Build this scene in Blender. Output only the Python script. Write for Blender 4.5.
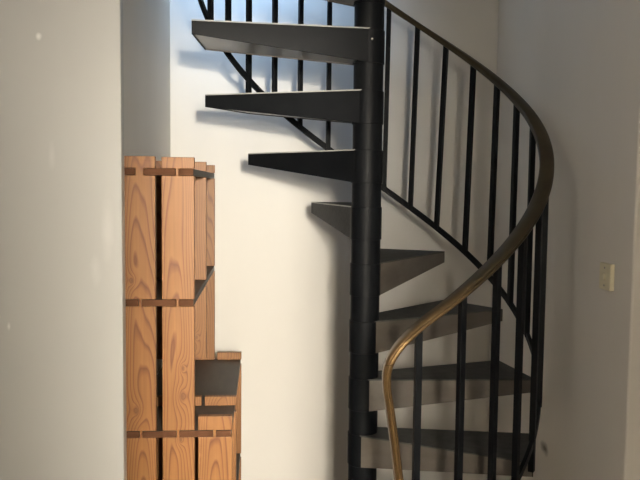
import bpy, bmesh, math, random
from mathutils import Vector, Matrix
S = bpy.context.scene
for o in list(bpy.data.objects): bpy.data.objects.remove(o)
COL = S.collection
random.seed(4)

# ------------------------------------------------------------------ camera
cam_data = bpy.data.cameras.new('camera')
cam = bpy.data.objects.new('camera', cam_data); COL.objects.link(cam)
r_ = Vector((0.99726127, -0.07315853, 0.01085321)); u_ = Vector((-0.0054529, 0.07361598, 0.99727175))
f_ = Vector((0.07375791, 0.99459968, -0.07301544))
M = Matrix((r_, u_, -f_)).transposed().to_4x4(); M.translation = Vector((-0.33715, -2.48891, 1.58978))
cam.matrix_world = M
cam_data.sensor_fit = 'HORIZONTAL'; cam_data.sensor_width = 36.0
cam_data.lens = 757.06 / 640 * 36.0
cam_data.clip_start = 0.02
S.camera = cam

# ------------------------------------------------------------------ world, lights, exposure
w = bpy.data.worlds.new('world'); S.world = w; w.use_nodes = True
w.node_tree.nodes['Background'].inputs[0].default_value = (0.75, 0.82, 0.95, 1)
w.node_tree.nodes['Background'].inputs[1].default_value = 0.15
S.view_settings.view_transform = 'Standard'; S.view_settings.look = 'None'
S.view_settings.gamma = 1.0; S.view_settings.exposure = 0.0
S.view_settings.use_curve_mapping = False

def area(name, loc, target, sx, sy, power, col):
    l = bpy.data.lights.new(name, 'AREA'); l.shape = 'RECTANGLE'; l.size = sx; l.size_y = sy
    l.energy = power; l.color = col
    o = bpy.data.objects.new(name, l); COL.objects.link(o); o.location = loc
    o.rotation_euler = (Vector(target) - Vector(loc)).to_track_quat('-Z', 'Y').to_euler()
    return o
# unseen lamp traced from the tread shadows, plus an added soft fill light
for nm, en, rad, zz in (('hallway_lamp_light', 520, 0.05, 1.86), ('hallway_soft_fill_light', 1080, 0.28, 1.86)):
    pl = bpy.data.lights.new(nm, 'POINT'); pl.energy = en; pl.color = (1.0, 0.925, 0.80)
    pl.shadow_soft_size = rad
    po = bpy.data.objects.new(nm, pl); COL.objects.link(po); po.location = (0.03, -3.9, zz)
# broad fill light added just behind the camera to brighten the walls
area('front_fill_light', (-1.05, -2.61, 2.25), (-0.1, 0.3, 1.5), 1.9, 0.9, 23, (1.0, 0.93, 0.83))
# blue daylight falling down the stairwell from the upper floor
area('stairwell_daylight', (-0.60, 0.10, 3.25), (-0.46, 0.82, 2.62), 0.4, 0.4, 6.5, (0.42, 0.65, 1.0)).data.spread = math.radians(62)

# ------------------------------------------------------------------ materials
def new_mat(name):
    m = bpy.data.materials.new(name); m.use_nodes = True
    nt = m.node_tree; b = nt.nodes['Principled BSDF']; return m, nt, b
def N(nt, t, **k):
    n = nt.nodes.new(t)
    for a, v in k.items():
        if a.startswith('i_'): n.inputs[a[2:].replace('_', ' ')].default_value = v
        else: setattr(n, a, v)
    return n
def mottled(name, c1, c2, scale=6, rough=0.6, bump=0.02, stretch=(1, 1, 1), metallic=0.0, spec=0.5, detail=6, rvar=0.0):
    m, nt, b = new_mat(name); L = nt.links.new
    tc = N(nt, 'ShaderNodeTexCoord'); mp = N(nt, 'ShaderNodeMapping'); mp.inputs['Scale'].default_value = stretch
    L(tc.outputs['Object'], mp.inputs[0])
    n = N(nt, 'ShaderNodeTexNoise'); n.inputs['Scale'].default_value = scale; n.inputs['Detail'].default_value = detail
    L(mp.outputs[0], n.inputs['Vector'])
    r = N(nt, 'ShaderNodeValToRGB'); r.color_ramp.elements[0].position = .3; r.color_ramp.elements[1].position = .7
    r.color_ramp.elements[0].color = (*c1, 1); r.color_ramp.elements[1].color = (*c2, 1)
    L(n.outputs['Fac'], r.inputs[0]); L(r.outputs[0], b.inputs['Base Color'])
    b.inputs['Roughness'].default_value = rough; b.inputs['Metallic'].default_value = metallic
    b.inputs['Specular IOR Level'].default_value = spec
    n2 = N(nt, 'ShaderNodeTexNoise'); n2.inputs['Scale'].default_value = scale * 6; n2.inputs['Detail'].default_value = 4
    L(mp.outputs[0], n2.inputs['Vector'])
    bp = N(nt, 'ShaderNodeBump'); bp.inputs['Strength'].default_value = 0.4; bp.inputs['Distance'].default_value = bump
    L(n2.outputs['Fac'], bp.inputs['Height']); L(bp.outputs[0], b.inputs['Normal'])
    if rvar:
        mr = N(nt, 'ShaderNodeMapRange'); mr.inputs['To Min'].default_value = rough - rvar; mr.inputs['To Max'].default_value = rough + rvar
        L(n2.outputs['Fac'], mr.inputs[0]); L(mr.outputs[0], b.inputs['Roughness'])
    return m
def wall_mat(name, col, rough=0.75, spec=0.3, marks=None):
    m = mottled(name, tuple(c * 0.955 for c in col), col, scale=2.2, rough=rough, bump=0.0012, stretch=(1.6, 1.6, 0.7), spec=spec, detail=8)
    if marks:                                     # marks with a shape of their own: (x, y, z, rx, ry, rz, colour, amount)
        nt = m.node_tree; b = nt.nodes['Principled BSDF']; L = nt.links.new
        cur = b.inputs['Base Color'].links[0].from_socket
        g = N(nt, 'ShaderNodeNewGeometry'); nz = N(nt, 'ShaderNodeTexNoise'); nz.inputs['Scale'].default_value = 25
        L(g.outputs['Position'], nz.inputs['Vector'])
        for (x, y, z, rx, ry, rz, c, amt) in marks:
            mp = N(nt, 'ShaderNodeMapping'); mp.vector_type = 'POINT'
            mp.inputs['Scale'].default_value = (1 / rx, 1 / ry, 1 / rz)
            mp.inputs['Location'].default_value = (-x / rx, -y / ry, -z / rz)
            L(g.outputs['Position'], mp.inputs[0])
            ln = N(nt, 'ShaderNodeVectorMath', operation='LENGTH'); L(mp.outputs[0], ln.inputs[0])
            ad = N(nt, 'ShaderNodeMath', operation='MULTIPLY_ADD'); L(nz.outputs['Fac'], ad.inputs[0]); ad.inputs[1].default_value = 0.9
            L(ln.outputs['Value'], ad.inputs[2])
            mr = N(nt, 'ShaderNodeMapRange'); mr.inputs['From Min'].default_value = 0.55; mr.inputs['From Max'].default_value = 1.35
            mr.inputs['To Min'].default_value = amt; mr.inputs['To Max'].default_value = 0
            L(ad.outputs[0], mr.inputs[0])
            mx = N(nt, 'ShaderNodeMix', data_type='RGBA'); L(mr.outputs[0], mx.inputs[0]); L(cur, mx.inputs[6]); mx.inputs[7].default_value = (*c, 1)
            cur = mx.outputs[2]
        L(cur, b.inputs['Base Color'])
    return m
M_WALL = wall_mat('painted_plaster', (0.66, 0.635, 0.585))
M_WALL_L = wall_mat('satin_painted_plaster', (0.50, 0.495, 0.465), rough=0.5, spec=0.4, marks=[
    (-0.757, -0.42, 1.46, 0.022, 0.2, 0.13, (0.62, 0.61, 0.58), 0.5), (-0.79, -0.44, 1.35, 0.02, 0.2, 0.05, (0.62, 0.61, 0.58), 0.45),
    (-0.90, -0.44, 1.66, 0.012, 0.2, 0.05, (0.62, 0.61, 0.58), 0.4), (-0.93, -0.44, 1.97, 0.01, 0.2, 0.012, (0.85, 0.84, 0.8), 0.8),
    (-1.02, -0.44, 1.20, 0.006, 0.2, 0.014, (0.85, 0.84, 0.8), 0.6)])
M_WALL_R = wall_mat('painted_plaster_marked', (0.70, 0.66, 0.60), marks=[
    (0.68, 0.125, 0.646, 0.2, 0.05, 0.032, (0.13, 0.11, 0.09), 0.9)])  # one darker patch low on the wall near the rail
M_FLOOR = mottled('worn_brown_floor', (0.07, 0.05, 0.035), (0.11, 0.08, 0.055), scale=5, rough=0.5, bump=0.001)
M_CEIL = wall_mat('ceiling_paint', (0.75, 0.74, 0.70))
M_BLACK = mottled('black_satin_paint', (0.0035, 0.0042, 0.0055), (0.006, 0.0068, 0.008), scale=14, rough=0.5, bump=0.0006, spec=0.12, rvar=0.1)
M_TOP = mottled('dark_grey_tread_covering', (0.050, 0.050, 0.048), (0.072, 0.071, 0.067), scale=30, rough=0.75, bump=0.0008, spec=0.25)
M_RISER = mottled('worn_taupe_paint', (0.080, 0.068, 0.056), (0.125, 0.108, 0.090), scale=5, rough=0.55, bump=0.001, stretch=(1, 1, 2.5), spec=0.4, rvar=0.08)
M_UNDER = mottled('grey_underside_paint', (0.16, 0.155, 0.135), (0.20, 0.195, 0.17), scale=5, rough=0.3, bump=0.0005, spec=0.5)
M_PLASTIC = mottled('ivory_plastic', (0.66, 0.60, 0.42), (0.70, 0.64, 0.46), scale=5, rough=0.4, bump=0.0001)
M_GLINT = mottled('edge_glint_grey', (0.30, 0.30, 0.28), (0.45, 0.44, 0.41), scale=12, rough=0.5, bump=0.0001)  # pale colour standing in for light caught on the tread edges
M_SCREW = mottled('bare_metal', (0.3, 0.28, 0.25), (0.4, 0.38, 0.34), metallic=0.9, rough=0.4, bump=0.0001)
M_EDGE = mottled('brown_board_edge', (0.060, 0.026, 0.013), (0.095, 0.042, 0.021), scale=20, rough=0.85, bump=0.0005, spec=0.1)
M_SHELF = mottled('dark_stained_board', (0.034, 0.026, 0.019), (0.058, 0.046, 0.033), scale=6, rough=0.55, bump=0.0006, stretch=(6, 1, 1))

def brass_mat():
    m = mottled('worn_bronze_handrail', (0.034, 0.026, 0.014), (0.060, 0.046, 0.025), scale=9, rough=0.5, bump=0.0006, spec=0.2, metallic=0.1)
    nt = m.node_tree; b = nt.nodes['Principled BSDF']; L = nt.links.new
    cur = b.inputs['Base Color'].links[0].from_socket
    g = N(nt, 'ShaderNodeNewGeometry'); sp = N(nt, 'ShaderNodeSeparateXYZ'); L(g.outputs['Position'], sp.inputs[0])
    nz = N(nt, 'ShaderNodeTexNoise'); nz.inputs['Scale'].default_value = 12; L(g.outputs['Position'], nz.inputs['Vector'])
    ad = N(nt, 'ShaderNodeMath', operation='MULTIPLY_ADD'); L(nz.outputs['Fac'], ad.inputs[0]); ad.inputs[1].default_value = 0.12
    L(sp.outputs['Z'], ad.inputs[2])
    mr = N(nt, 'ShaderNodeMapRange'); mr.inputs['From Min'].default_value = 1.20; mr.inputs['From Max'].default_value = 1.42
    mr.inputs['To Min'].default_value = 1; mr.inputs['To Max'].default_value = 0
    L(ad.outputs[0], mr.inputs[0])
    mx = N(nt, 'ShaderNodeMix', data_type='RGBA'); L(mr.outputs[0], mx.inputs[0]); L(cur, mx.inputs[6]); mx.inputs[7].default_value = (0.20, 0.125, 0.055, 1)
    L(mx.outputs[2], b.inputs['Base Color'])
    m2 = N(nt, 'ShaderNodeMapRange'); m2.inputs['To Min'].default_value = 0.1; m2.inputs['To Max'].default_value = 0.75
    L(mr.outputs[0], m2.inputs[0]); L(m2.outputs[0], b.inputs['Metallic'])
    m3 = N(nt, 'ShaderNodeMapRange'); m3.inputs['To Min'].default_value = 0.42; m3.inputs['To Max'].default_value = 0.27
    L(mr.outputs[0], m3.inputs[0]); L(m3.outputs[0], b.inputs['Roughness'])
    return m
M_BRASS = brass_mat()

def wood_mat(name, seed, knots):
    # flat-sawn fir: long ring bands along z, bent around knots; knots = (u, z, radius) in metres on the board
    m, nt, b = new_mat(name); L = nt.links.new
    tc = N(nt, 'ShaderNodeTexCoord')
    sp = N(nt, 'ShaderNodeSeparateXYZ'); L(tc.outputs['Object'], sp.inputs[0])
    lo = N(nt, 'ShaderNodeTexNoise', noise_dimensions='4D'); lo.inputs['W'].default_value = seed; lo.inputs['Scale'].default_value = 1.0; lo.inputs['Detail'].default_value = 2
    mp = N(nt, 'ShaderNodeMapping'); mp.inputs['Scale'].default_value = (9, 9, 1.0); L(tc.outputs['Object'], mp.inputs[0]); L(mp.outputs[0], lo.inputs['Vector'])
    # distance from the pith line: sqrt((u*k)^2 + (z*small + wobble)^2)
    def mth(op, a, c=None, d=None):
        n = N(nt, 'ShaderNodeMath', operation=op)
        for i, v in enumerate((a, c, d)):
            if v is None: continue
            if isinstance(v, (int, float)): n.inputs[i].default_value = v
            else: L(v, n.inputs[i])
        return n.outputs[0]
    u = mth('ADD', sp.outputs['X'], 0.012 * math.sin(seed * 3.1))
    wob = mth('MULTIPLY_ADD', lo.outputs['Fac'], 0.085, -0.03)
    zz = mth('MULTIPLY_ADD', sp.outputs['Z'], 0.035, wob)
    d = mth('SQRT', mth('ADD', mth('MULTIPLY', u, u), mth('MULTIPLY', zz, zz)))
    knotsum = None; kn = None
    for (ku, kz, kr) in knots:
        du = mth('SUBTRACT', sp.outputs['X'], ku); dz = mth('MULTIPLY', mth('SUBTRACT', sp.outputs['Z'], kz), 0.55)
        dd = mth('SQRT', mth('ADD', mth('MULTIPLY', du, du), mth('MULTIPLY', dz, dz)))
        e = mth('MULTIPLY', mth('EXPONENT', mth('MULTIPLY', dd, -1.0 / (kr * 1.4))), 0.022)
        knotsum = e if knotsum is None else mth('ADD', knotsum, e)
        k = mth('LESS_THAN', dd, kr * 0.55)
        ks = N(nt, 'ShaderNodeMapRange'); ks.inputs['From Min'].default_value = kr * 0.25; ks.inputs['From Max'].default_value = kr * 0.9
        ks.inputs['To Min'].default_value = 1; ks.inputs['To Max'].default_value = 0; L(dd, ks.inputs[0])
        kn = ks.outputs[0] if kn is None else mth('MAXIMUM', kn, ks.outputs[0])
    if knotsum is not None: d = mth('ADD', d, knotsum)
    ring = mth('FRACT', mth('MULTIPLY', d, 210.0))
    rr = N(nt, 'ShaderNodeValToRGB'); cr = rr.color_ramp
    cr.elements[0].position = 0; cr.elements[0].color = (0.22, 0.102, 0.033, 1)
    cr.elements[1].position = 1; cr.elements[1].color = (0.22, 0.102, 0.033, 1)
    e1 = cr.elements.new(.6); e1.color = (0.205, 0.089, 0.027, 1)
    e2 = cr.elements.new(.85); e2.color = (0.12, 0.040, 0.014, 1)
    L(ring, rr.inputs[0])
    fi = N(nt, 'ShaderNodeTexNoise'); fi.inputs['Scale'].default_value = 1; fi.inputs['Detail'].default_value = 8
    mp2 = N(nt, 'ShaderNodeMapping'); mp2.inputs['Scale'].default_value = (240, 240, 5); mp2.inputs['Location'].default_value = (seed, 0, seed * 2); L(tc.outputs['Object'], mp2.inputs[0]); L(mp2.outputs[0], fi.inputs['Vector'])
    tone = N(nt, 'ShaderNodeTexNoise'); tone.inputs['Scale'].default_value = 3; L(mp.outputs[0], tone.inputs['Vector'])
    v = mth('MULTIPLY_ADD', fi.outputs['Fac'], 0.35, 0.80); v2 = mth('MULTIPLY', v, mth('MULTIPLY_ADD', tone.outputs['Fac'], 0.3, 0.87))
    hs = N(nt, 'ShaderNodeHueSaturation'); L(rr.outputs[0], hs.inputs['Color']); L(v2, hs.inputs['Value'])
    out = hs.outputs[0]
    if kn is not None:
        mx = N(nt, 'ShaderNodeMix', data_type='RGBA'); L(mth('MULTIPLY', kn, 0.75), mx.inputs[0]); L(out, mx.inputs[6]); mx.inputs[7].default_value = (0.11, 0.040, 0.016, 1)
        out = mx.outputs[2]
    L(out, b.inputs['Base Color']); b.inputs['Roughness'].default_value = 0.48; b.inputs['Specular IOR Level'].default_value = 0.35
    bp = N(nt, 'ShaderNodeBump'); bp.inputs['Strength'].default_value = 0.25; bp.inputs['Distance'].default_value = 0.0006
    L(fi.outputs['Fac'], bp.inputs['Height']); L(bp.outputs[0], b.inputs['Normal'])
    return m

# ------------------------------------------------------------------ mesh helpers
def link(name, bm, mats, parent=None, smooth=False, bevel=0.0, loc=None, autosmooth=None):
    bmesh.ops.recalc_face_normals(bm, faces=bm.faces)
    me = bpy.data.meshes.new(name); bm.to_mesh(me); bm.free()
    for m in (mats if isinstance(mats, (list, tuple)) else [mats]): me.materials.append(m)
    o = bpy.data.objects.new(name, me); COL.objects.link(o)
    if smooth:
        for p in me.polygons: p.use_smooth = True
    if autosmooth is not None:
        for p in me.polygons: p.use_smooth = True
        me.set_sharp_from_angle(angle=math.radians(autosmooth))
    if bevel:
        b = o.modifiers.new('bevel', 'BEVEL'); b.width = bevel; b.segments = 2; b.limit_method = 'ANGLE'; b.angle_limit = math.radians(40)
        b.harden_normals = False
    if loc is not None: o.location = loc
    if parent: o.parent = parent
    return o
def box(bm, x0, x1, y0, y1, z0, z1, mi=0):
    v = [bm.verts.new((x, y, z)) for x in (x0, x1) for y in (y0, y1) for z in (z0, z1)]
    for f in ((0, 1, 3, 2), (4, 6, 7, 5), (0, 4, 5, 1), (2, 3, 7, 6), (0, 2, 6, 4), (1, 5, 7, 3)):
        fc = bm.faces.new([v[i] for i in f]); fc.material_index = mi
def prism(bm, pts, z0, z1, axis='z'):
    # polygon pts extruded; axis 'y' takes pts as (x, z)
    def P(p, t): return (p[0], p[1], t) if axis == 'z' else (p[0], t, p[1])
    a = [bm.verts.new(P(p, z0)) for p in pts]; b = [bm.verts.new(P(p, z1)) for p in pts]
    n = len(pts); bm.faces.new(a); bm.faces.new(b)
    for i in range(n): bm.faces.new((a[i], a[(i + 1) % n], b[(i + 1) % n], b[i]))
def cyl(bm, x, y, z0, z1, r, n=40, taper=None):
    prof = [(0, z0), (r - .0015, z0), (r, z0 + .0015), (r, z1 - .0015), (r - .0015, z1), (0, z1)]
    rings = []
    for pr, pz in prof:
        if pr == 0: rings.append([bm.verts.new((x, y, pz))])
        else: rings.append([bm.verts.new((x + pr * math.cos(2 * math.pi * i / n), y + pr * math.sin(2 * math.pi * i / n), pz)) for i in range(n)])
    for a, b in zip(rings, rings[1:]):
        for i in range(n):
            j = (i + 1) % n
            if len(a) == 1: bm.faces.new((a[0], b[j], b[i]))
            elif len(b) == 1: bm.faces.new((a[i], a[j], b[0]))
            else: bm.faces.new((a[i], a[j], b[j], b[i]))
def sweep(bm, pts, rads, prof):
    # pts: Vectors; rads: outward vectors; prof: (radial, normal) points
    rings = []
    n = len(pts)
    for i in range(n):
        t = (pts[min(i + 1, n - 1)] - pts[max(i - 1, 0)]).normalized()
        r = (rads[i] - t * rads[i].dot(t)).normalized(); nn = r.cross(t)
        rings.append([bm.verts.new(pts[i] + r * a + nn * b) for a, b in prof])
    m = len(prof)
    for a, b in zip(rings, rings[1:]):
        for i in range(m): bm.faces.new((a[i], a[(i + 1) % m], b[(i + 1) % m], b[i]))
    bm.faces.new(rings[0]); bm.faces.new(rings[-1])
def struct(name, bm, m, **k):
    o = link(name, bm, m, **k); o['kind'] = 'structure'; return o
def thing(name, label, cat, loc):
    o = bpy.data.objects.new(name, None); COL.objects.link(o); o.location = loc
    o['label'] = label; o['category'] = cat; return o
def sbox(name, x0, x1, y0, y1, z0, z1, m, bevel=0.0):
    bm = bmesh.new(); box(bm, x0, x1, y0, y1, z0, z1); return struct(name, bm, m, bevel=bevel)

# ------------------------------------------------------------------ the room
TOP = 4.6
sbox('floor', -2.3, 1.7, -4.2, 1.0, -0.1, 0.0, M_FLOOR)
sbox('wall_back', -0.90, 0.84, 0.8226, 0.98, 0.0, TOP, M_WALL)
sbox('wall_left', -0.90, -0.74, -0.376, 0.8226, 0.0, TOP, M_WALL)
sbox('wall_right', 0.68, 0.84, -0.478, 0.8226, 0.0, TOP, M_WALL_R, bevel=0.006)
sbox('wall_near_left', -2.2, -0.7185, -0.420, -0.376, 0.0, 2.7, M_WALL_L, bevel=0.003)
bm = bmesh.new(); box(bm, 0.686, 1.6, -0.470, -0.36, 0.0, 2.7); struct('wall_near_right', bm, M_WALL_R)
# upper part of the stairwell front and the front room's other walls
sbox('wall_upper_front', -0.90, 0.84, -0.80, -0.68, 2.8, TOP, M_WALL)
sbox('ceiling', -2.3, 1.7, -4.2, -0.68, 2.7, 2.8, M_CEIL)
sbox('ceiling_stairwell', -0.90, 0.84, -0.8, 0.98, TOP, TOP + 0.1, M_CEIL)
sbox('wall_front_left', -2.3, -2.2, -4.2, -0.376, 0.0, 2.7, M_WALL)
sbox('wall_front_right', 1.6, 1.7, -4.2, -0.36, 0.0, 2.7, M_WALL)
# unseen wall added behind the camera, its narrow slit shaping the lamp's beam
SLITL, SLITR = -0.205, -0.006
sbox('mask_wall_left', -2.2, SLITL, -2.72, -2.64, 0.0, 2.7, M_WALL)
sbox('mask_wall_right', SLITR, 1.6, -2.72, -2.64, 0.0, 2.7, M_WALL)
sbox('mask_wall_top', SLITL, SLITR, -2.72, -2.64, 1.945, 2.7, M_WALL)
bm = bmesh.new()
for a in ((-2.04, -0.06, 1.78, 1.81), (-2.04, -0.06, 2.66, 2.69), (-2.04, -2.0, 1.81, 2.66), (-0.10, -0.06, 1.81, 2.66)):
    if a[1] - a[0] > 1: box(bm, a[0], -0.25, -2.64, -2.615, a[2], a[3])
    elif a[0] < -1: box(bm, a[0], a[1], -2.64, -2.615, a[2], a[3])
    else: box(bm, -0.29, -0.25, -2.64, -2.615, a[2], a[3])
struct('fill_light_frame', bm, M_CEIL)  # frame added around the fill light, no opening behind it
sbox('wall_hallway', -2.2, 1.6, -4.3, -4.2, 0.0, 2.7, M_WALL)

# ------------------------------------------------------------------ spiral staircase
PHI = -0.144; RISE = 0.19; DTH = 0.4863; TH0 = -0.2025 + PHI; Z0 = 0.76
L_, WO, WI, HI, HO = 0.5540, 0.141, 0.0503, 0.1086, 0.0443
RR, ZL, HR = 0.5685, 0.1683, 0.7282
DA = {8: 0, 7: .001, 6: .011, 5: 0, 4: 0, 3: 0, 2: 0, 1: 0, 0: 0}
DA = dict(enumerate([0.0, 0.016, 0.002, 0.009, -0.015, -0.001, -0.02, -0.001, 0.011]))
DZ = dict(enumerate([0.0, 0.0011, -0.003, -0.0043, 0.0001, 0.0036, 0.0022, -0.0002, 0.0002]))
stair = thing('spiral_staircase', 'black steel spiral staircase with bronze handrail winding up around a round pole', 'staircase', (0, 0, 0))
bm = bmesh.new(); cyl(bm, 0, 0, 0.004, 4.3, 0.0485, 56); pole = link('pole', bm, M_BLACK, stair, autosmooth=40)
bm = bmesh.new(); cyl(bm, 0, 0, 0.0, 0.012, 0.11, 48); link('base_plate', bm, M_BLACK, stair, autosmooth=40)

def tread(k):
    th = TH0 + (8 - k) * DTH + DA.get(k, 0); z = Z0 + (8 - k) * RISE + DZ.get(k, 0)
    R = Matrix.Rotation(th, 3, 'Z')
    def P(u, v, zz): q = R @ Vector((u, v, 0)); return Vector((q.x, q.y, zz))
    tt = 0.004                                            # covering thickness
    # core: tapered wedge, underside rising towards the outer end; hub sleeve in the same part
    bm = bmesh.new()
    def wedge(bm, v_lead_i, v_lead_o, v_tr_i, v_tr_o, zt, dzb_i, dzb_o, ui=0.0, uo=L_):
        top = [P(ui, v_lead_i, zt), P(uo, v_lead_o, zt), P(uo, v_tr_o, zt), P(ui, v_tr_i, zt)]
        bot = [P(ui, v_lead_i, z - dzb_i), P(uo, v_lead_o, z - dzb_o), P(uo, v_tr_o, z - dzb_o), P(ui, v_tr_i, z - dzb_i)]
        a = [bm.verts.new(p) for p in top]; b = [bm.verts.new(p) for p in bot]
        bm.faces.new(a); bm.faces.new(b)
        for i in range(4): bm.faces.new((a[i], a[(i + 1) % 4], b[(i + 1) % 4], b[i]))
    e = 0.005
    wedge(bm, -WI + e, -WO + e, WI - e, WO - e, z - tt, HI - .003, HO - .003, uo=L_ - .003)
    t = link('tread', bm, M_UNDER, stair, bevel=0.0015)
    bm = bmesh.new(); cyl(bm, 0, 0, z - HI - 0.001, z - .002, 0.0515, 48); link('hub', bm, M_BLACK, t, autosmooth=40)
    bm = bmesh.new()                                      # covering
    pts = [P(0.0, -WI, z), P(L_, -WO, z), P(L_, WO, z), P(0.0, WI, z)]
    a = [bm.verts.new(p) for p in pts]; b = [bm.verts.new(p - Vector((0, 0, tt))) for p in pts]
    bm.faces.new(a); bm.faces.new(b)
    for i in range(4): bm.faces.new((a[i], a[(i + 1) % 4], b[(i + 1) % 4], b[i]))
    bm.faces.ensure_lookup_table(); bm.faces[4].material_index = 1      # back edge coloured lighter to imitate a glint of sky light
    c = link('tread_cover', bm, [M_TOP, M_GLINT], t); c['label'] = 'dark grey tread covering'
    def plate(nm, sgn, m, lab):
        bm = bmesh.new()
        vi, vo = sgn * WI, sgn * WO; ti = sgn * e
        q = [(0, vi), (L_, vo), (L_, vo - ti), (0, vi - ti)]
        ztop = z - tt
        a = [bm.verts.new(P(u, v, ztop)) for u, v in q]
        b = [bm.verts.new(P(u, v, z - (HI if u == 0 else HO))) for u, v in q]
        bm.faces.new(a); bm.faces.new(b)
        for i in range(4): bm.faces.new((a[i], a[(i + 1) % 4], b[(i + 1) % 4], b[i]))
        o = link(nm, bm, m, t, bevel=0.001); o['label'] = lab
    plate('front_plate', -1, M_RISER, 'worn taupe front face of the tread')
    plate('back_plate', 1, M_BLACK, 'black back face of the tread')
    bm = bmesh.new()                                      # end plate
    q = [(L_ - .003, -WO), (L_, -WO), (L_, WO), (L_ - .003, WO)]
    a = [bm.verts.new(P(u, v, z - tt - .0003)) for u, v in q]; b = [bm.verts.new(P(u, v, z - HO)) for u, v in q]
    bm.faces.new(a); bm.faces.new(b)
    for i in range(4): bm.faces.new((a[i], a[(i + 1) % 4], b[(i + 1) % 4], b[i]))
    link('end_plate', bm, M_BLACK, t)
for k in range(11, -3, -1): tread(k)

def hel(th, hand):
    z = Z0 + (th - (TH0 - PHI)) / DTH * RISE + ZL + (HR if hand else 0)
    a = th + PHI
    return Vector((RR * math.cos(a), RR * math.sin(a), z)), Vector((math.cos(a), math.sin(a), 0))
# lower rail: flat bar
TH_LO, TH_HI = -1.31, 3.95
def path(lo, hi, n, hand):
    P, Rd = [], []
    for i in range(n + 1):
        p, r = hel(lo + (hi - lo) * i / n, hand); P.append(p); Rd.append(r)
    return P, Rd
def rrect(w, h, c, n=3):
    out = []
    for sx, sy, a0 in ((1, 1, 0), (-1, 1, 90), (-1, -1, 180), (1, -1, 270)):
        for i in range(n + 1):
            a = math.radians(a0 + 90 * i / n); out.append((sx * (w / 2 - c) + c * math.cos(a), sy * (h / 2 - c) + c * math.sin(a)))
    return out
P, Rd = path(TH_LO - 0.02, TH_HI, 150, False)
bm = bmesh.new(); sweep(bm, P, Rd, rrect(0.012, 0.022, 0.002, 1)); link('lower_rail', bm, M_BLACK, stair, autosmooth=35)
# handrail: helix, then the worn lower end bending down to the lower rail
Ph, Rh = path(-1.33, TH_HI, 170, True)
tail = [Vector(v) for v in ((0.052, -0.574, 1.216), (0.0300, -0.576, 1.193), (0.0065, -0.578, 1.166), (-0.0110, -0.5795, 1.136), (-0.0190, -0.58, 1.103),
        (-0.0173, -0.58, 1.061), (-0.0105, -0.58, 1.021), (0.0034, -0.58, 0.928), (0.0180, -0.58, 0.821), (0.034, -0.579, 0.70), (0.050, -0.575, 0.58), (0.061, -0.570, 0.497), (0.063, -0.569, 0.478))]
def catmull(pts, per=6):
    out = []
    for i in range(len(pts) - 1):
        p0 = pts[max(i - 1, 0)]; p1 = pts[i]; p2 = pts[i + 1]; p3 = pts[min(i + 2, len(pts) - 1)]
        for j in range(per):
            t = j / per
            out.append(0.5 * ((2 * p1) + (p2 - p0) * t + (2 * p0 - 5 * p1 + 4 * p2 - p3) * t * t + (3 * p1 - p0 - 3 * p2 + p3) * t ** 3))
    out.append(pts[-1]); return out
full = list(reversed(Ph)); ctrl = [Ph[4], Ph[1]] + tail[1:]
tl = catmull(ctrl); full = full[:-4] + tl[1:]
rads = [Vector((p.x, p.y, 0)).normalized() for p in full]
w2, h2 = 0.022, 0.0102
prof = [(-w2, -h2 * .6), (-w2 + .004, -h2), (w2 - .007, -h2), (w2 - .001, -h2 * .72), (w2, -h2 * .45), (w2 - .003, -h2 * .12), (w2 - .003, h2 * .12), (w2, h2 * .45), (w2 - .001, h2 * .72), (w2 - .007, h2), (-w2 + .004, h2), (-w2, h2 * .6)]
bm = bmesh.new(); sweep(bm, full, rads, prof)
hr = link('handrail', bm, M_BRASS, stair, autosmooth=50); hr['label'] = 'dark bronze handrail with a worn brassy lower end'

def baluster(th, drop=0.0):
    p0, r = hel(th, False); lean = -0.032 * max(0.0, min(1.0, (th - 0.2) / 0.6)) if th < 1.8 else 0.0
    if 1.0 < th < 1.8: lean = -0.042 + 0.075 * (th - 1.07)
    p1, r1 = hel(th + lean, True)                    # the back balusters lean slightly
    sh = Vector((p1.x - p0.x, p1.y - p0.y, 0))
    t = Vector((-r.y, r.x, 0)); s = 0.0088
    bm = bmesh.new()
    vs = []
    for z in (p0.z - drop - 0.006, p1.z - 0.004):
        for a, b in ((s, s), (-s, s), (-s, -s), (s, -s)):
            q = p0 + r * a + t * b + (sh if z > p0.z + 0.1 else Vector()); vs.append(bm.verts.new((q.x, q.y, z + (b * RISE / (DTH * RR) if drop == 0 or z > p0.z else 0))))
    a, b = vs[:4], vs[4:]
    bm.faces.new(a); bm.faces.new(b)
    for i in range(4): bm.faces.new((a[i], a[(i + 1) % 4], b[(i + 1) % 4], b[i]))
    return link('baluster', bm, M_BLACK, stair, bevel=0.0015)
TH = [-1.31, -1.09, -.88, -.68, -.46, -.24, -.02, .2, .42, .63, .845, 1.07, 1.265, 1.455, 1.665, 1.86, 2.07, 2.27, 2.49, 2.69, 2.9, 3.11, 3.32, 3.53, 3.74, 3.93]
for th in TH: baluster(th, {-.46: 0.085, -.02: 0.085, 2.49: 0.085}.get(th, 0.0))
# set screw in the hub of the topmost visible tread
bm = bmesh.new(); 
bmesh.ops.create_cone(bm, cap_ends=True, segments=12, radius1=.004, radius2=.003, depth=.004, matrix=Matrix.Translation((0.003, -0.0545, 2.055)) @ Matrix.Rotation(math.radians(90), 4, 'X'))
o = link('set_screw', bm, M_SCREW, stair); o['label'] = 'small bare metal set screw'

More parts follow.
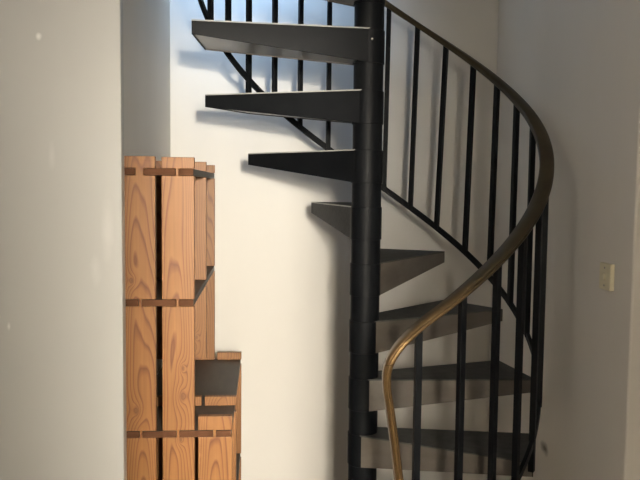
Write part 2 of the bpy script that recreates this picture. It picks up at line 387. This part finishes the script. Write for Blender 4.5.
# ------------------------------------------------------------------ slotted timber shelving along the left wall
T = 0.022                       # plank thickness
YF, YM, YL, YB = -0.3695, 0.0645, -0.130, 0.4961
ZT = 1.661; ZS = [1.629, 1.2648, 0.8905, 0.508, 0.138]; BT = 0.0185   # shelf tops (front edge seen), board thickness
shelf = thing('slatted_shelf', 'tall orange fir shelving of slotted vertical planks standing against left wall', 'shelf', (-0.6, 0.06, 0))
woods = [wood_mat('fir_plank_a', 1.3, [(-0.022, 1.318, 0.008), (-0.012, 0.95, 0.012)]),
         wood_mat('fir_plank_b', 4.1, [(0.013, 0.99, 0.013), (0.008, 0.865, 0.007), (0.014, 1.07, 0.006)]),
         wood_mat('fir_plank_c', 7.7, [(0.01, 0.62, 0.01)]), wood_mat('fir_plank_d', 9.2, [(-0.02, 1.45, 0.007)])]
PL = [(-0.7255, -0.6375, -0.680), (-0.6200, -0.5305, -0.577)]      # two tall planks: x0, x1, tongue centre
P3 = (-0.5205, -0.4245, -0.474)
TW = 0.0036
def plank(x0, x1, xc, y, zt, mat, zs, zb=0.0, yt=T):
    # outline with a slot cut from both edges at every shelf, leaving a narrow tongue
    left, right = [], []
    for s in sorted(zs):
        lo, hi = s - BT - 0.0008, s + 0.0008
        if hi > zt or lo < zb: continue
        tw = TW * (3.0 if (abs(s - ZS[0]) < .01 and abs(xc - PL[0][2]) < .01) else 1)
        right += [(x1, lo), (xc + tw, lo), (xc + tw, hi), (x1, hi)]
        left += [(x0, lo), (xc - tw, lo), (xc - tw, hi), (x0, hi)]
    pts = [(x0, zb), (x1, zb)] + right + [(x1, zt), (x0, zt)] + left[::-1]
    bm = bmesh.new(); q = [(a - xc, b) for a, b in pts]; prism(bm, q, -yt / 2, yt / 2, 'y')
    return link('plank', bm, mat, shelf, bevel=0.0014, loc=(xc + 0.6, y - 0.06, 0))
i = 0
for y in (YF, YM, YB):
    for j, pl_ in enumerate(PL):
        plank(*pl_, y + T / 2, ZT + (0.0015 if j == 0 else 0), woods[j] if y == YF else woods[(i + 2) % 4], ZS, zb=0.994 if y == YM else 0.0); i += 1
for j, pl_ in enumerate(PL): plank(*pl_, YL + T / 2, 0.920, woods[j + 2], ZS[2:])
plank(*P3, YF + T / 2, 0.931, woods[2], ZS[2:])
plank(P3[0], P3[1] + .003, P3[2], YL + T / 2, 0.920, woods[0], ZS[2:])
plank(P3[0], P3[1], P3[2], YB + T / 2, 0.920, woods[1], ZS[2:])
def board(s, three):
    # shelf board with notches for the plank tongues; ends flush with the end planks' outer faces
    cs = [c for _, _, c in PL] + ([P3[2]] if three else [])
    x0, x1 = -0.7235, (P3[1] - 0.003 if three else PL[1][1] - 0.002)
    yf, yb = YF - 0.0012, YB + T + 0.0012
    e = 0.0006
    bm = bmesh.new()
    # teeth between the tongues at each panel; full board between panels
    panels = [(YF, YF + T), (YM, YM + T), (YB, YB + T)]
    def tongues(pn, wide):
        return [(c, TW * (3.0 if (abs(s - ZS[0]) < .01 and abs(c - PL[0][2]) < .01) else 1) + e) for c in cs]
    pts_front = [(x0, yf)]
    for c, tw in tongues(panels[0], 0): pts_front += [(c - tw, yf), (c - tw, YF + T + .001), (c + tw, YF + T + .001), (c + tw, yf)]
    pts_front.append((x1, yf))
    pts_back = [(x1, yb)]
    for c, tw in reversed(tongues(panels[2], 0)): pts_back += [(c + tw, yb), (c + tw, YB - .001), (c - tw, YB - .001), (c - tw, yb)]
    pts_back.append((x0, yb))
    prism(bm, [(a + 0.6, b - 0.06) for a, b in pts_front + pts_back], s - BT, s)
    for f in bm.faces:
        f.normal_update(); f.material_index = 1 if abs(f.normal.z) < .5 and f.calc_center_median().y < 0.5 and abs(f.normal.y) > .9 else 0
    link('shelf_board', bm, [M_SHELF, M_EDGE], shelf, bevel=0.001)['label'] = 'dark stained horizontal shelf board'
for i, s in enumerate(ZS): board(s, i >= 2)

# ------------------------------------------------------------------ switch plate on the right wall
sw = thing('wall_switch', 'small ivory switch plate on the right wall beside the staircase', 'switch', (0.68, -0.335, 1.328))
bm = bmesh.new(); box(bm, -0.014, 0.0, -0.036, 0.036, -0.0395, 0.0395); link('cover_plate', bm, M_PLASTIC, sw, bevel=0.003)
bm = bmesh.new(); box(bm, -0.021, -0.0135, -0.008, 0.008, -0.010, 0.010); link('toggle', bm, M_PLASTIC, sw, bevel=0.002)
for zz in (-0.026, 0.026):
    bm = bmesh.new(); bmesh.ops.create_cone(bm, cap_ends=True, segments=14, radius1=.003, radius2=.0025, depth=.0016, matrix=Matrix.Translation((-0.0146, 0, zz)) @ Matrix.Rotation(math.radians(90), 4, 'Y'))
    link('screw', bm, M_SCREW, sw)
